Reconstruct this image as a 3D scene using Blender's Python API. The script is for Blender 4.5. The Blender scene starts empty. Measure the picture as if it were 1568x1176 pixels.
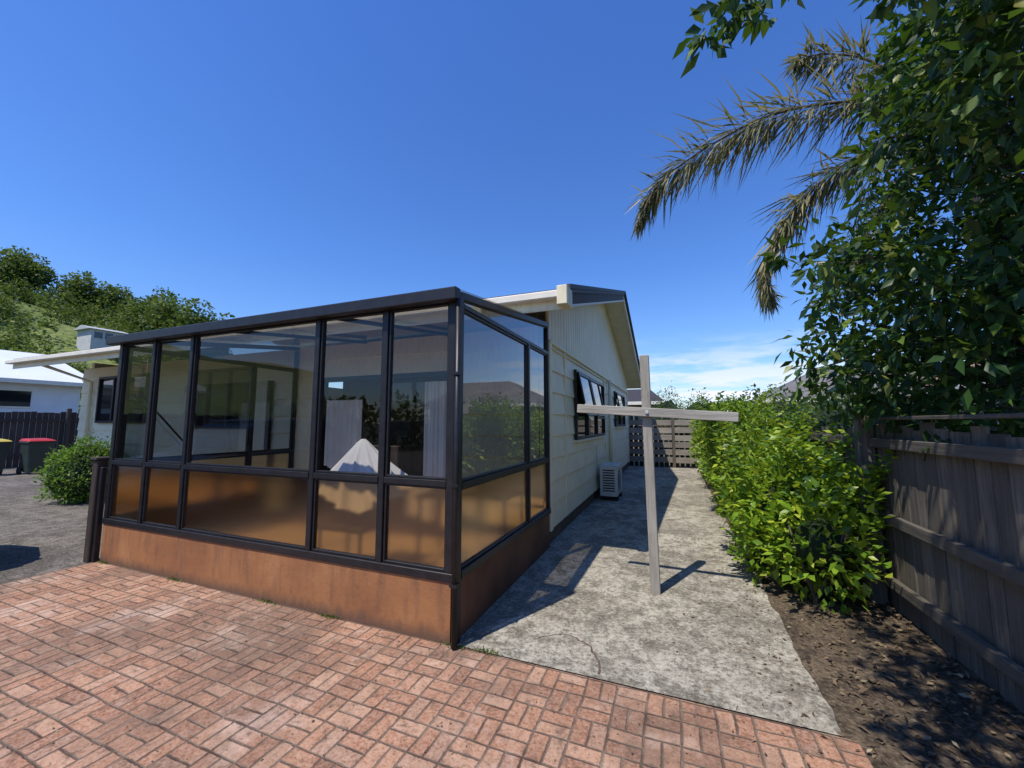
import bpy, math, random
import numpy as np
from mathutils import Vector, Matrix
random.seed(7); rng=np.random.default_rng(7)
S=bpy.context.scene
COL=S.collection

# ---------------------------------------------------------------- materials
def newmat(name):
    m=bpy.data.materials.new(name); m.use_nodes=True
    nt=m.node_tree; nt.nodes.clear()
    out=nt.nodes.new('ShaderNodeOutputMaterial')
    return m,nt,out
def N(nt,t,**kw):
    n=nt.nodes.new(t)
    for k,v in kw.items(): setattr(n,k,v)
    return n
def M(nt,op,a,b=None,clamp=False):
    n=nt.nodes.new('ShaderNodeMath'); n.operation=op; n.use_clamp=clamp
    for i,v in enumerate((a,b)):
        if v is None: continue
        if isinstance(v,(int,float)): n.inputs[i].default_value=v
        else: nt.links.new(v,n.inputs[i])
    return n.outputs[0]
def mixc(nt,f,a,b,blend='MIX'):
    n=nt.nodes.new('ShaderNodeMix'); n.data_type='RGBA'; n.blend_type=blend
    for idx,v in ((0,f),(6,a),(7,b)):
        if isinstance(v,(int,float)): n.inputs[idx].default_value=v
        elif isinstance(v,tuple): n.inputs[idx].default_value=(v[0],v[1],v[2],1)
        else: nt.links.new(v,n.inputs[idx])
    return n.outputs[2]
def pos(nt):
    return N(nt,'ShaderNodeNewGeometry').outputs['Position']
def noise(nt,scale,detail=4,vec=None,rough=.55,sc=None):
    n=N(nt,'ShaderNodeTexNoise'); n.inputs['Scale'].default_value=scale
    n.inputs['Detail'].default_value=detail; n.inputs['Roughness'].default_value=rough
    v=vec if vec is not None else pos(nt)
    if sc:
        mp=N(nt,'ShaderNodeMapping'); mp.inputs['Scale'].default_value=sc
        nt.links.new(v,mp.inputs['Vector']); v=mp.outputs[0]
    nt.links.new(v,n.inputs['Vector'])
    return n.outputs['Fac']
def ramp(nt,f,stops):
    r=N(nt,'ShaderNodeValToRGB'); e=r.color_ramp.elements
    while len(e)<len(stops): e.new(.5)
    for i,(p,c) in enumerate(stops):
        e[i].position=p; e[i].color=(c[0],c[1],c[2],1) if isinstance(c,tuple) else (c,c,c,1)
    nt.links.new(f,r.inputs[0]); return r.outputs[0]
def principled(nt,out,color,rough=.7,bump=None,bstr=.3,bdist=.01,metal=0,spec=.5):
    p=N(nt,'ShaderNodeBsdfPrincipled')
    if isinstance(color,tuple): p.inputs['Base Color'].default_value=(*color[:3],1)
    else: nt.links.new(color,p.inputs['Base Color'])
    if isinstance(rough,(int,float)): p.inputs['Roughness'].default_value=rough
    else: nt.links.new(rough,p.inputs['Roughness'])
    p.inputs['Metallic'].default_value=metal
    p.inputs['Specular IOR Level'].default_value=spec
    if bump is not None:
        b=N(nt,'ShaderNodeBump'); b.inputs['Strength'].default_value=bstr; b.inputs['Distance'].default_value=bdist
        nt.links.new(bump,b.inputs['Height']); nt.links.new(b.outputs[0],p.inputs['Normal'])
    nt.links.new(p.outputs[0],out.inputs[0]); return p
def simple(name,c,rough=.6,var=.25,scale=6,metal=0,bstr=.15,sc=None,spec=.4):
    m,nt,out=newmat(name)
    n=noise(nt,scale,6,sc=sc)
    d=tuple(x*(1-var) for x in c); l=tuple(min(1,x*(1+var)) for x in c)
    col=ramp(nt,n,[(.3,d),(.7,l)])
    principled(nt,out,col,rough,n,bstr,.01,metal,spec); return m

def mat_cream(name='cream_paint',c=(.83,.745,.51)):
    m,nt,out=newmat(name)
    n=noise(nt,2.0,8); n2=noise(nt,9,5,sc=(3,3,.5)); n3=noise(nt,26,5,rough=.7)
    col=ramp(nt,n,[(.3,tuple(x*.86 for x in c)),(.65,c)])
    col=mixc(nt,M(nt,'MULTIPLY',ramp(nt,n2,[(.5,0.),(.75,1.)]),.32),col,(.36,.30,.19))
    col=mixc(nt,M(nt,'MULTIPLY',ramp(nt,n3,[(.60,0.),(.72,1.)]),.3),col,(.33,.28,.19))
    principled(nt,out,col,.5,n2,.1,.004); return m
CREAM=mat_cream()
WHITE=simple('white_paint',(.76,.70,.58),.5,.08,5)
DARKF=simple('dark_bronze_aluminium',(.015,.0145,.016),.42,.3,12,spec=.4,bstr=.05)
DBROWN=simple('dark_brown_timber',(.045,.032,.024),.7,.4,9,sc=(4,4,.6))
ROOFD=simple('roof_metal_tile',(.045,.038,.036),.6,.3,7)
BLACK=simple('black_rubber',(.02,.02,.02),.7,.2,8)
FOUND=simple('foundation_concrete',(.14,.09,.065),.85,.4,5)
GREYM=simple('grey_metal',(.45,.46,.47),.45,.12,8)

def mat_timber(name,c,rough=.85,axis='z'):
    m,nt,out=newmat(name)
    sc={'z':(14,14,.8),'x':(.8,14,14),'y':(14,.8,14)}[axis]
    n=noise(nt,3,8,sc=sc,rough=.65); n2=noise(nt,1.7,5); n3=noise(nt,9,6,sc=tuple(1 if q>5 else .35 for q in sc),rough=.7)
    ri=N(nt,'ShaderNodeNewGeometry').outputs['Random Per Island']
    col=ramp(nt,n,[(.3,tuple(x*.4 for x in c)),(.5,c),(.72,tuple(min(1,x*1.55) for x in c))])
    col=mixc(nt,M(nt,'MULTIPLY',ri,.7),col,tuple(x*.45 for x in c))
    col=mixc(nt,ramp(nt,n2,[(.45,0.),(.7,.5)]),col,tuple(x*.45 for x in c))
    col=mixc(nt,ramp(nt,n3,[(.55,0.),(.7,.6)]),col,tuple(x*.3 for x in c))
    principled(nt,out,col,rough,n,.6,.008); return m
FENCE=mat_timber('weathered_fence_timber',(.17,.145,.112))
FENCEH=mat_timber('weathered_rail_timber',(.34,.30,.25),axis='x')
FENCED=mat_timber('dark_fence_timber',(.07,.05,.04))
POSTW=mat_timber('weathered_white_timber',(.50,.46,.38))
POSTWX=mat_timber('weathered_white_timber_x',(.54,.50,.42),axis='x')
BARK=mat_timber('bark',(.13,.10,.075))

def mat_basewall():
    m,nt,out=newmat('painted_terracotta_block')
    n=noise(nt,1.6,8,rough=.6); n2=noise(nt,14,8,rough=.7); n3=noise(nt,5,6,sc=(2.5,2.5,.35))
    col=ramp(nt,n,[(.3,(.23,.092,.036)),(.55,(.34,.145,.052)),(.75,(.41,.195,.08))])
    col=mixc(nt,ramp(nt,n3,[(.5,0.),(.72,.6)]),col,(.14,.068,.04))
    col=mixc(nt,ramp(nt,n2,[(.60,0.),(.72,.6)]),col,(.44,.27,.16))
    col=mixc(nt,ramp(nt,n2,[(.30,.7),(.40,0.)]),col,(.11,.055,.035))
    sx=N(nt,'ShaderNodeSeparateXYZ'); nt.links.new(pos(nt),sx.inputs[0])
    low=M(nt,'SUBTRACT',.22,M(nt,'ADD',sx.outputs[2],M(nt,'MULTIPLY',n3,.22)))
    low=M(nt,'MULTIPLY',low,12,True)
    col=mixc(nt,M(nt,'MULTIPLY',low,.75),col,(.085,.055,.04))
    principled(nt,out,col,.75,n2,.45,.012); return m
BASEW=mat_basewall()

def absfres(nt,f0,gain=1.0):
    g=N(nt,'ShaderNodeNewGeometry'); d=N(nt,'ShaderNodeVectorMath'); d.operation='DOT_PRODUCT'
    nt.links.new(g.outputs['Normal'],d.inputs[0]); nt.links.new(g.outputs['Incoming'],d.inputs[1])
    c=M(nt,'ABSOLUTE',d.outputs['Value']); k=M(nt,'POWER',M(nt,'SUBTRACT',1,c,True),5)
    return M(nt,'MULTIPLY',M(nt,'ADD',M(nt,'MULTIPLY',k,1-f0),f0),gain,True)
def mat_glass(name,tint,f0=.08,gain=1.0,rough=.0):
    m,nt,out=newmat(name)
    t=N(nt,'ShaderNodeBsdfTransparent'); t.inputs[0].default_value=(*tint,1)
    g=N(nt,'ShaderNodeBsdfGlossy'); g.inputs['Roughness'].default_value=rough
    g.inputs[0].default_value=(.95,.97,1,1)
    nz=noise(nt,.9,2); b=N(nt,'ShaderNodeBump'); b.inputs['Strength'].default_value=.04; b.inputs['Distance'].default_value=.05
    nt.links.new(nz,b.inputs['Height']); nt.links.new(b.outputs[0],g.inputs['Normal'])
    mx=N(nt,'ShaderNodeMixShader'); nt.links.new(absfres(nt,f0,gain),mx.inputs[0]); nt.links.new(t.outputs[0],mx.inputs[1]); nt.links.new(g.outputs[0],mx.inputs[2])
    nt.links.new(mx.outputs[0],out.inputs[0]); return m
GLASS=mat_glass('tinted_window_glass',(.80,.79,.76),.045,.9)
GLASSS=mat_glass('tinted_side_glass',(.44,.44,.43),.14,1.1)
GLASSR=mat_glass('polycarbonate_roof',(.70,.67,.60),.05,1.0,.1)
def mat_darkglass():
    m,nt,out=newmat('dark_window_glass'); principled(nt,out,(.012,.014,.018),.04,spec=.9); return m
DGLASS=mat_darkglass()
def mat_amber():
    m,nt,out=newmat('amber_obscure_glass')
    v=N(nt,'ShaderNodeTexVoronoi'); v.inputs['Scale'].default_value=70; nt.links.new(pos(nt),v.inputs['Vector'])
    n=noise(nt,2.5,4)
    b=N(nt,'ShaderNodeBump'); b.inputs['Strength'].default_value=.2; b.inputs['Distance'].default_value=.004
    nt.links.new(v.outputs['Distance'],b.inputs['Height'])
    g=N(nt,'ShaderNodeBsdfGlossy'); g.inputs['Roughness'].default_value=.14; g.inputs[0].default_value=(.97,.92,.84,1)
    nt.links.new(b.outputs[0],g.inputs['Normal'])
    d=N(nt,'ShaderNodeBsdfDiffuse'); nt.links.new(ramp(nt,n,[(.3,(.032,.020,.011)),(.7,(.046,.029,.015))]),d.inputs[0])
    r=N(nt,'ShaderNodeBsdfRefraction'); r.inputs[0].default_value=(.72,.46,.215,1); r.inputs['Roughness'].default_value=.38; r.inputs['IOR'].default_value=1.12
    t=N(nt,'ShaderNodeBsdfTranslucent'); t.inputs[0].default_value=(.40,.22,.09,1)
    m1=N(nt,'ShaderNodeMixShader'); m1.inputs[0].default_value=.4; nt.links.new(d.outputs[0],m1.inputs[1]); nt.links.new(t.outputs[0],m1.inputs[2])
    m3=N(nt,'ShaderNodeMixShader'); m3.inputs[0].default_value=.66; nt.links.new(m1.outputs[0],m3.inputs[1]); nt.links.new(r.outputs[0],m3.inputs[2])
    m2=N(nt,'ShaderNodeMixShader'); nt.links.new(absfres(nt,.13,1.1),m2.inputs[0]); nt.links.new(m3.outputs[0],m2.inputs[1]); nt.links.new(g.outputs[0],m2.inputs[2])
    nt.links.new(m2.outputs[0],out.inputs[0]); return m
AMBER=mat_amber()

def mat_brick():
    m,nt,out=newmat('terracotta_brick_paving')
    wob=noise(nt,3,2)
    sx=N(nt,'ShaderNodeSeparateXYZ'); nt.links.new(pos(nt),sx.inputs[0])
    c=.172
    X=M(nt,'ADD',M(nt,'MULTIPLY',sx.outputs[0],1/c),M(nt,'MULTIPLY',wob,.16)); Y=M(nt,'ADD',M(nt,'MULTIPLY',sx.outputs[1],1/c),M(nt,'MULTIPLY',wob,.15))
    cx=M(nt,'FLOOR',X); cy=M(nt,'FLOOR',Y)
    fx=M(nt,'SUBTRACT',X,cx); fy=M(nt,'SUBTRACT',Y,cy)
    par=M(nt,'FLOORED_MODULO',M(nt,'ADD',cx,cy),2)
    ipar=M(nt,'SUBTRACT',1,par)
    fa=M(nt,'ADD',M(nt,'MULTIPLY',fx,par),M(nt,'MULTIPLY',fy,ipar))
    fb=M(nt,'ADD',M(nt,'MULTIPLY',fy,par),M(nt,'MULTIPLY',fx,ipar))
    h=M(nt,'MULTIPLY',fa,2); hi=M(nt,'FLOOR',h); hf=M(nt,'SUBTRACT',h,hi)
    da=M(nt,'MULTIPLY',M(nt,'MINIMUM',hf,M(nt,'SUBTRACT',1,hf)),.5)
    db=M(nt,'MINIMUM',fb,M(nt,'SUBTRACT',1,fb))
    d=M(nt,'MINIMUM',da,db)
    edge=M(nt,'ADD',d,M(nt,'MULTIPLY',M(nt,'SUBTRACT',noise(nt,38,5,rough=.7),.5),.085))
    mort=ramp(nt,edge,[(.012,1.),(.052,0.)])
    cv=N(nt,'ShaderNodeCombineXYZ'); nt.links.new(cx,cv.inputs[0]); nt.links.new(cy,cv.inputs[1]); nt.links.new(hi,cv.inputs[2])
    wn=N(nt,'ShaderNodeTexWhiteNoise'); nt.links.new(cv.outputs[0],wn.inputs['Vector'])
    r=wn.outputs['Value']
    col=ramp(nt,r,[(0,(.22,.098,.055)),(.3,(.33,.15,.082)),(.6,(.39,.195,.112)),(.85,(.45,.26,.165)),(1,(.28,.155,.10))])
    fine=noise(nt,60,6,rough=.75)
    col=mixc(nt,ramp(nt,fine,[(.42,0.),(.66,.55)]),col,(.58,.41,.31))
    col=mixc(nt,ramp(nt,fine,[(.30,.8),(.47,0.)]),col,(.13,.075,.05))
    big=noise(nt,.8,8,rough=.7)
    col=mixc(nt,ramp(nt,big,[(.44,0.),(.60,.74)]),col,(.15,.098,.07))
    b2=noise(nt,2.1,6,rough=.7,sc=(1,1,1))
    col=mixc(nt,ramp(nt,b2,[(.53,0.),(.70,.65)]),col,(.60,.45,.36))
    spots=noise(nt,13,7,rough=.78)
    col=mixc(nt,ramp(nt,spots,[(.54,0.),(.66,.75)]),col,(.10,.07,.05))
    mcol=ramp(nt,noise(nt,5,4),[(.35,(.06,.042,.032)),(.7,(.26,.20,.15))])
    col=mixc(nt,M(nt,'MULTIPLY',mort,.88),col,mcol)
    hgt=M(nt,'ADD',M(nt,'SUBTRACT',1,mort),M(nt,'ADD',M(nt,'MULTIPLY',fine,.6),M(nt,'MULTIPLY',r,.6)))
    principled(nt,out,col,.85,hgt,.9,.008,spec=.25); return m
def mat_concrete(name,a,b,dark,lite=(.64,.60,.51),big=.7):
    m,nt,out=newmat(name)
    n=noise(nt,1.3,8,rough=.65); f=noise(nt,42,6,rough=.8); mid=noise(nt,6,8,rough=.75); lg=noise(nt,.75,7,rough=.72)
    col=ramp(nt,n,[(.3,a),(.7,b)])
    col=mixc(nt,ramp(nt,mid,[(.46,0.),(.60,.8)]),col,dark)
    col=mixc(nt,ramp(nt,lg,[(.46,0.),(.56,big)]),col,dark)
    col=mixc(nt,ramp(nt,f,[(.38,.85),(.52,0.)]),col,tuple(x*.4 for x in dark))
    col=mixc(nt,ramp(nt,f,[(.55,0.),(.66,.7)]),col,lite)
    principled(nt,out,col,.9,f,1.0,.01,spec=.2); return m
BRICK=mat_brick()
CONC=mat_concrete('aggregate_concrete',(.37,.335,.265),(.52,.48,.39),(.19,.17,.132))
DRIVE=mat_concrete('driveway_concrete',(.18,.155,.132),(.26,.23,.19),(.09,.08,.068),(.36,.33,.29))
SOIL=mat_concrete('garden_soil',(.11,.082,.055),(.19,.145,.095),(.055,.04,.029),(.30,.24,.17))
def mat_ground():
    m,nt,out=newmat('ground_grass'); n=noise(nt,.3,8)
    principled(nt,out,ramp(nt,n,[(.3,(.045,.06,.025)),(.7,(.10,.11,.05))]),.95,n,.3,.05); return m
GROUND=mat_ground()
def mat_leaf(name,stops,rough=.45,trans=.35,tc=(.25,.38,.04)):
    m,nt,out=newmat(name)
    ri=N(nt,'ShaderNodeNewGeometry').outputs['Random Per Island']
    col=ramp(nt,ri,stops)
    n=noise(nt,1.8,3); col=mixc(nt,ramp(nt,n,[(.4,.45),(.6,0.)]),col,tuple(x*.5 for x in stops[0][1]))
    p=N(nt,'ShaderNodeBsdfPrincipled'); nt.links.new(col,p.inputs['Base Color']); p.inputs['Roughness'].default_value=rough
    p.inputs['Specular IOR Level'].default_value=.4
    t=N(nt,'ShaderNodeBsdfTranslucent'); nt.links.new(mixc(nt,.5,col,tc),t.inputs[0])
    mx=N(nt,'ShaderNodeMixShader'); mx.inputs[0].default_value=trans
    nt.links.new(p.outputs[0],mx.inputs[1]); nt.links.new(t.outputs[0],mx.inputs[2]); nt.links.new(mx.outputs[0],out.inputs[0]); return m
LEAFT=mat_leaf('tree_leaf',[(0,(.014,.042,.012)),(.5,(.028,.076,.016)),(.8,(.055,.12,.02)),(.93,(.15,.22,.03)),(1,(.28,.29,.05))],.42,.26,(.19,.34,.02))
LEAFH=mat_leaf('hedge_leaf',[(0,(.07,.15,.015)),(.4,(.17,.31,.02)),(.8,(.31,.45,.03)),(1,(.46,.53,.05))],.4,.35,(.46,.58,.03))
LEAFB=mat_leaf('round_bush_leaf',[(0,(.07,.17,.02)),(.5,(.16,.30,.03)),(1,(.30,.44,.05))],.5,.3)
LEAFD=mat_leaf('distant_leaf',[(0,(.03,.065,.016)),(.4,(.075,.13,.022)),(.8,(.18,.23,.03)),(1,(.30,.28,.08))],.7,.25)
PALML=mat_leaf('palm_leaflet',[(0,(.08,.10,.05)),(.5,(.20,.19,.09)),(.85,(.38,.33,.17)),(1,(.55,.47,.28))],.5,.3,(.35,.33,.1))
DRYL=mat_leaf('dry_leaf',[(0,(.07,.045,.028)),(.5,(.17,.115,.065)),(.9,(.30,.22,.13)),(1,(.50,.40,.25))],.8,.1,(.2,.12,.05))
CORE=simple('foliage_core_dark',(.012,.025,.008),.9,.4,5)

# ---------------------------------------------------------------- geometry helpers
def empty(name):
    e=bpy.data.objects.new(name,None); COL.objects.link(e); return e
def meshobj(name,verts,faces,mat,parent=None,smooth=False):
    me=bpy.data.meshes.new(name); me.from_pydata([tuple(v) for v in verts],[],faces); me.materials.append(mat)
    if smooth:
        for p in me.polygons: p.use_smooth=True
    me.update(); o=bpy.data.objects.new(name,me); COL.objects.link(o)
    if parent: o.parent=parent
    return o
def bev(o,w=.004,s=1):
    b=o.modifiers.new('bevel','BEVEL'); b.width=w; b.segments=s; b.limit_method='ANGLE'; return o
BF=[(0,3,2,1),(4,5,6,7),(0,1,5,4),(1,2,6,5),(2,3,7,6),(3,0,4,7)]
def bv(x0,x1,y0,y1,z0,z1): return [(x0,y0,z0),(x1,y0,z0),(x1,y1,z0),(x0,y1,z0),(x0,y0,z1),(x1,y0,z1),(x1,y1,z1),(x0,y1,z1)]
def box(name,x0,x1,y0,y1,z0,z1,mat,parent=None,b=0):
    o=meshobj(name,bv(x0,x1,y0,y1,z0,z1),BF,mat,parent)
    if b: bev(o,b)
    return o
def boxes(name,lst,mat,parent=None,b=0):
    V=[];F=[]
    for l in lst:
        k=len(V); V+=bv(*l) if len(l)==6 else l; F+=[tuple(i+k for i in f) for f in BF]
    o=meshobj(name,V,F,mat,parent)
    if b: bev(o,b)
    return o
def fixn(o):
    import bmesh
    bm=bmesh.new(); bm.from_mesh(o.data); bmesh.ops.recalc_face_normals(bm,faces=bm.faces); bm.to_mesh(o.data); bm.free()
def prism_x(name,prof,x0,x1,mat,parent=None):
    n=len(prof); V=[(x0,y,z) for y,z in prof]+[(x1,y,z) for y,z in prof]
    F=[tuple(range(n-1,-1,-1)),tuple(range(n,2*n))]+[(i,(i+1)%n,n+(i+1)%n,n+i) for i in range(n)]
    o=meshobj(name,V,F,mat,parent); fixn(o); return o
def prism_y(name,prof,y0,y1,mat,parent=None):
    n=len(prof); V=[(x,y0,z) for x,z in prof]+[(x,y1,z) for x,z in prof]
    F=[tuple(range(n-1,-1,-1)),tuple(range(n,2*n))]+[(i,(i+1)%n,n+(i+1)%n,n+i) for i in range(n)]
    o=meshobj(name,V,F,mat,parent); fixn(o); return o
def prism_z(name,prof,z0,z1,mat,parent=None):
    n=len(prof); V=[(x,y,z0) for x,y in prof]+[(x,y,z1) for x,y in prof]
    F=[tuple(range(n-1,-1,-1)),tuple(range(n,2*n))]+[(i,(i+1)%n,n+(i+1)%n,n+i) for i in range(n)]
    o=meshobj(name,V,F,mat,parent); fixn(o); return o
def tube(name,pts,radii,mat,parent=None,seg=8):
    V=[];F=[]; pts=[Vector(p) for p in pts]
    for i,p in enumerate(pts):
        d=(pts[min(i+1,len(pts)-1)]-pts[max(i-1,0)]).normalized()
        a=d.orthogonal().normalized() if i==0 else (a-d*a.dot(d)).normalized()
        b=d.cross(a)
        for k in range(seg):
            t=2*math.pi*k/seg; V.append(p+(a*math.cos(t)+b*math.sin(t))*radii[i])
    for i in range(len(pts)-1):
        for k in range(seg):
            F.append((i*seg+k,i*seg+(k+1)%seg,(i+1)*seg+(k+1)%seg,(i+1)*seg+k))
    F.append(tuple(range(seg-1,-1,-1))); F.append(tuple(range((len(pts)-1)*seg,len(pts)*seg)))
    return meshobj(name,V,F,mat,parent,True)
def norm(a): return a/np.maximum(np.linalg.norm(a,axis=1,keepdims=True),1e-9)
def leaves(name,P,D,L,W,mat,parent=None,up=None,fold=.25):
    n=len(P); D=norm(D)
    if up is None: up=rng.normal(size=(n,3))*.6+np.array([0,0,1.])
    Sd=norm(np.cross(D,up)); Nn=np.cross(Sd,D)
    L=np.asarray(L).reshape(-1,1)*np.ones((n,1)); W=np.asarray(W).reshape(-1,1)*np.ones((n,1))
    b=P; t=P+D*L-Nn*L*.18; mid=P+D*L*.48-Nn*W*fold
    l=P+D*L*.45+Sd*W; r=P+D*L*.45-Sd*W
    V=np.stack([b,l,t,r,mid],1).reshape(-1,3)
    base=(np.arange(n)*5)[:,None]
    F=np.concatenate([base+np.array([[0,4,2,1]]),base+np.array([[0,3,2,4]])],1).reshape(-1,4)
    me=bpy.data.meshes.new(name); me.vertices.add(len(V)); me.vertices.foreach_set('co',V.astype(np.float32).ravel())
    me.loops.add(F.size); me.loops.foreach_set('vertex_index',F.astype(np.int32).ravel())
    me.polygons.add(len(F)); me.polygons.foreach_set('loop_start',(np.arange(len(F))*4).astype(np.int32))
    me.polygons.foreach_set('loop_total',np.full(len(F),4,dtype=np.int32))
    me.update(calc_edges=True); me.validate(); me.materials.append(mat)
    o=bpy.data.objects.new(name,me); COL.objects.link(o)
    if parent: o.parent=parent
    return o
def sph(n):
    return norm(rng.normal(size=(n,3)))

# ---------------------------------------------------------------- ground
def sheet(name,x0,x1,y0,y1,z,mat): return meshobj(name,[(x0,y0,z),(x1,y0,z),(x1,y1,z),(x0,y1,z)],[(0,1,2,3)],mat)
sheet('ground',-3000,3000,-3000,3000,0,GROUND)
sheet('driveway',-21,-6.05,-14,4.97,.004,DRIVE)
sheet('driveway_side',-30,-13.2,4.98,12,.0045,DRIVE)
sheet('brick_paving',-6.05,.78,-7,2.575,.008,BRICK)
def edged(name,x0,x1,y0,y1,z,mat):
    V=[];F=[];n=120
    for i in range(n+1):
        y=y0+(y1-y0)*i/n
        V+=[(x0,y,z),(x1+random.uniform(-.012,.012)+.01*math.sin(i*.7),y,z)]
        if i: F.append((2*i-2,2*i-1,2*i+1,2*i))
    return meshobj(name,V,F,mat)
edged('concrete_path',-1.7,.73,2.58,15.2,.012,CONC)
sheet('garden_bed',.60,1.80,-3,14.5,.006,SOIL)
box('concrete_edging',.80,1.12,-2,2.12,0,.045,CONC,None,.01)
cr=[(-.98,2.86),(-.84,2.98),(-.74,3.0),(-.60,2.92),(-.52,2.78),(-.46,2.60)]
def crack(name,pts,w,mat=None):
    V=[];F=[];P=[]
    for i in range(len(pts)-1):
        for k in range(6):
            t=k/6; P.append((pts[i][0]*(1-t)+pts[i+1][0]*t+random.uniform(-.01,.01),pts[i][1]*(1-t)+pts[i+1][1]*t+random.uniform(-.01,.01)))
    for i,p in enumerate(P):
        ww=w*random.uniform(.4,1.2); V+=[(p[0]-ww,p[1]-ww*.3,.0155),(p[0]+ww,p[1]+ww*.3,.0155)]
        if i: F.append((2*i-2,2*i-1,2*i+1,2*i))
    return meshobj(name,V,F,mat or FOUND)
crack('path_crack',cr,.007)
# leaf litter
n=2800
P=np.stack([.78+rng.uniform(0,1,n)**.8*.88,rng.uniform(.3,7,n),rng.uniform(.012,.03,n)],1)
D=np.stack([rng.normal(size=n),rng.normal(size=n),rng.normal(size=n)*.25],1)
leaves('leaf_litter',P,D,rng.uniform(.02,.06,n),rng.uniform(.006,.015,n),DRYL)
n=320
P=np.stack([.78-np.abs(rng.normal(size=n))*.28,rng.uniform(1.2,6,n),np.full(n,.018)],1)
leaves('fallen_leaves',P,np.stack([rng.normal(size=n),rng.normal(size=n),rng.normal(size=n)*.1],1),rng.uniform(.015,.04,n),rng.uniform(.004,.01,n),DRYL)
n=600
P=np.stack([rng.uniform(-6,.7,n),2.57-np.abs(rng.normal(size=n))*.9,np.full(n,.014)],1)
leaves('paving_debris',P,np.stack([rng.normal(size=n),rng.normal(size=n),rng.normal(size=n)*.1],1),rng.uniform(.006,.022,n),rng.uniform(.002,.006,n),DRYL)
n=700
cx=rng.choice(np.array([-1.45,-1.2,-2.6,-3.3,-4.6,-5.9]),n)
P=np.stack([cx+rng.normal(size=n)*.06,np.where(cx>-1.3,2.585,2.56)+rng.normal(size=n)*.012,np.full(n,.01)],1)
leaves('weeds',P,np.stack([rng.normal(size=n)*.7,rng.normal(size=n)*.7-.3,np.abs(rng.normal(size=n))+.4],1),rng.uniform(.01,.03,n),rng.uniform(.002,.005,n),LEAFD)

# ---------------------------------------------------------------- house
H=empty('cream_house')
YF,YB=4.97,14.6; XL,XR=-13.05,-1.49
EZ=2.86; RY=9.78; RZ=4.60
def lapped_y(name,x,y0,y1,z0,z1,step=.29):
    prof=[(x-.12,z0)]; z=z0
    while z<z1-1e-3:
        zt=min(z+step,z1); prof+=[(x+.028,z),(x+.002,zt)]; z=zt
    prof.append((x-.12,z1)); return prism_y(name,prof,y0,y1,CREAM,H)
def lapped_x(name,y,x0,x1,z0,z1,step=.29):
    prof=[(y+.12,z0)]; z=z0
    while z<z1-1e-3:
        zt=min(z+step,z1); prof+=[(y-.024,z),(y-.002,zt)]; z=zt
    prof.append((y+.12,z1)); return prism_x(name,prof,x0,x1,CREAM,H)
lapped_y('wall_side',XR,YF,YB,.22,2.60)
lapped_x('wall_front_left',YF,XL,-5.42,.22,2.84)
lapped_x('wall_front_right',YF,-2.86,XR-.13,.22,2.84)
lapped_x('wall_front_over_door',YF,-5.42,-2.86,2.30,2.84)
box('wall_left',XL,XL+.12,YF+.12,YB,.0,3.0,CREAM,H); box('wall_back',XL+.12,XR-.13,YB-.12,YB,0,2.8,CREAM,H)
box('interior_floor',XL+.12,XR-.13,YF+.12,YB-.12,.1,.2,DBROWN,H)
box('interior_partition',-8,-1.7,8.0,8.1,.2,2.8,simple('interior_wall',(.25,.23,.2),.8,.1,3),H)
box('foundation_side',XR-.1,XR-.03,YF+.02,YB,0,.22,FOUND,H); box('foundation_front',XL,XR-.1,YF+.03,YF+.1,0,.22,FOUND,H)
box('corner_board',XR-.02,XR+.036,YF-.03,YF+.07,.2,2.62,CREAM,H,.003)
box('corner_board_far',XR-.02,XR+.036,YB-.07,YB+.02,.2,2.62,CREAM,H,.003)
boxes('sheet_joint_battens',[(XR-.01,XR+.033,y_,y_+.035,.22,2.6) for y_ in (5.75,9.45)],CREAM,H,.002)
box('gable_ledge',XR-.02,XR+.045,YF-.02,YB,2.602,2.64,CREAM,H,.003)
def rz(y): return EZ+(RZ-EZ)*(1-abs(y-RY)/(RY-4.0))
lst=[]; y=YF
while y<YB-.01:
    y1=min(y+.16,YB); a=y+.008;b_=y1-.008
    za,zb=rz(a)-.06,rz(b_)-.06
    lst.append([(XR-.03,a,2.64),(XR+.012,a,2.64),(XR+.012,b_,2.64),(XR-.03,b_,2.64),(XR-.03,a,za),(XR+.012,a,za),(XR+.012,b_,zb),(XR-.03,b_,zb)]); y=y1
boxes('gable_vertical_boards',lst,CREAM,H)
meshobj('gable_backing',[(XR-.025,YF,2.6),(XR-.025,YB,2.6),(XR-.025,YB,rz(YB)-.06),(XR-.025,RY,RZ-.06),(XR-.025,YF,rz(YF)-.06)],[(0,1,2,3,4)],FOUND,H)
X0,X1=-13.5,-1.0
ye0,ye1=4.0,2*RY-4.0
prism_x('roof',[(ye0-.03,EZ+.05),(RY,RZ+.06),(ye1+.03,EZ+.05),(ye1+.03,EZ+.10),(RY,RZ+.12),(ye0-.03,EZ+.10)],X0,X1+.03,ROOFD,H)
prism_x('soffit',[(ye0,EZ-.02),(RY,RZ-.04),(ye1,EZ-.02),(ye1,EZ+.04),(RY,RZ+.05),(ye0,EZ+.04)],X0+.03,X1-.03,WHITE,H)
def barge(name,ya,za,yb,zb,h0,h1,x0,x1,mat):
    return boxes(name,[[(x0,ya,za+h0),(x1,ya,za+h0),(x1,yb,zb+h0),(x0,yb,zb+h0),(x0,ya,za+h1),(x1,ya,za+h1),(x1,yb,zb+h1),(x0,yb,zb+h1)]],mat,H)
barge('barge_board_near',ye0,EZ,RY,RZ,-.07,.09,X1-.028,X1+.0,DBROWN)
barge('barge_board_far',RY,RZ,ye1,EZ,-.07,.09,X1-.028,X1+.0,CREAM)
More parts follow.
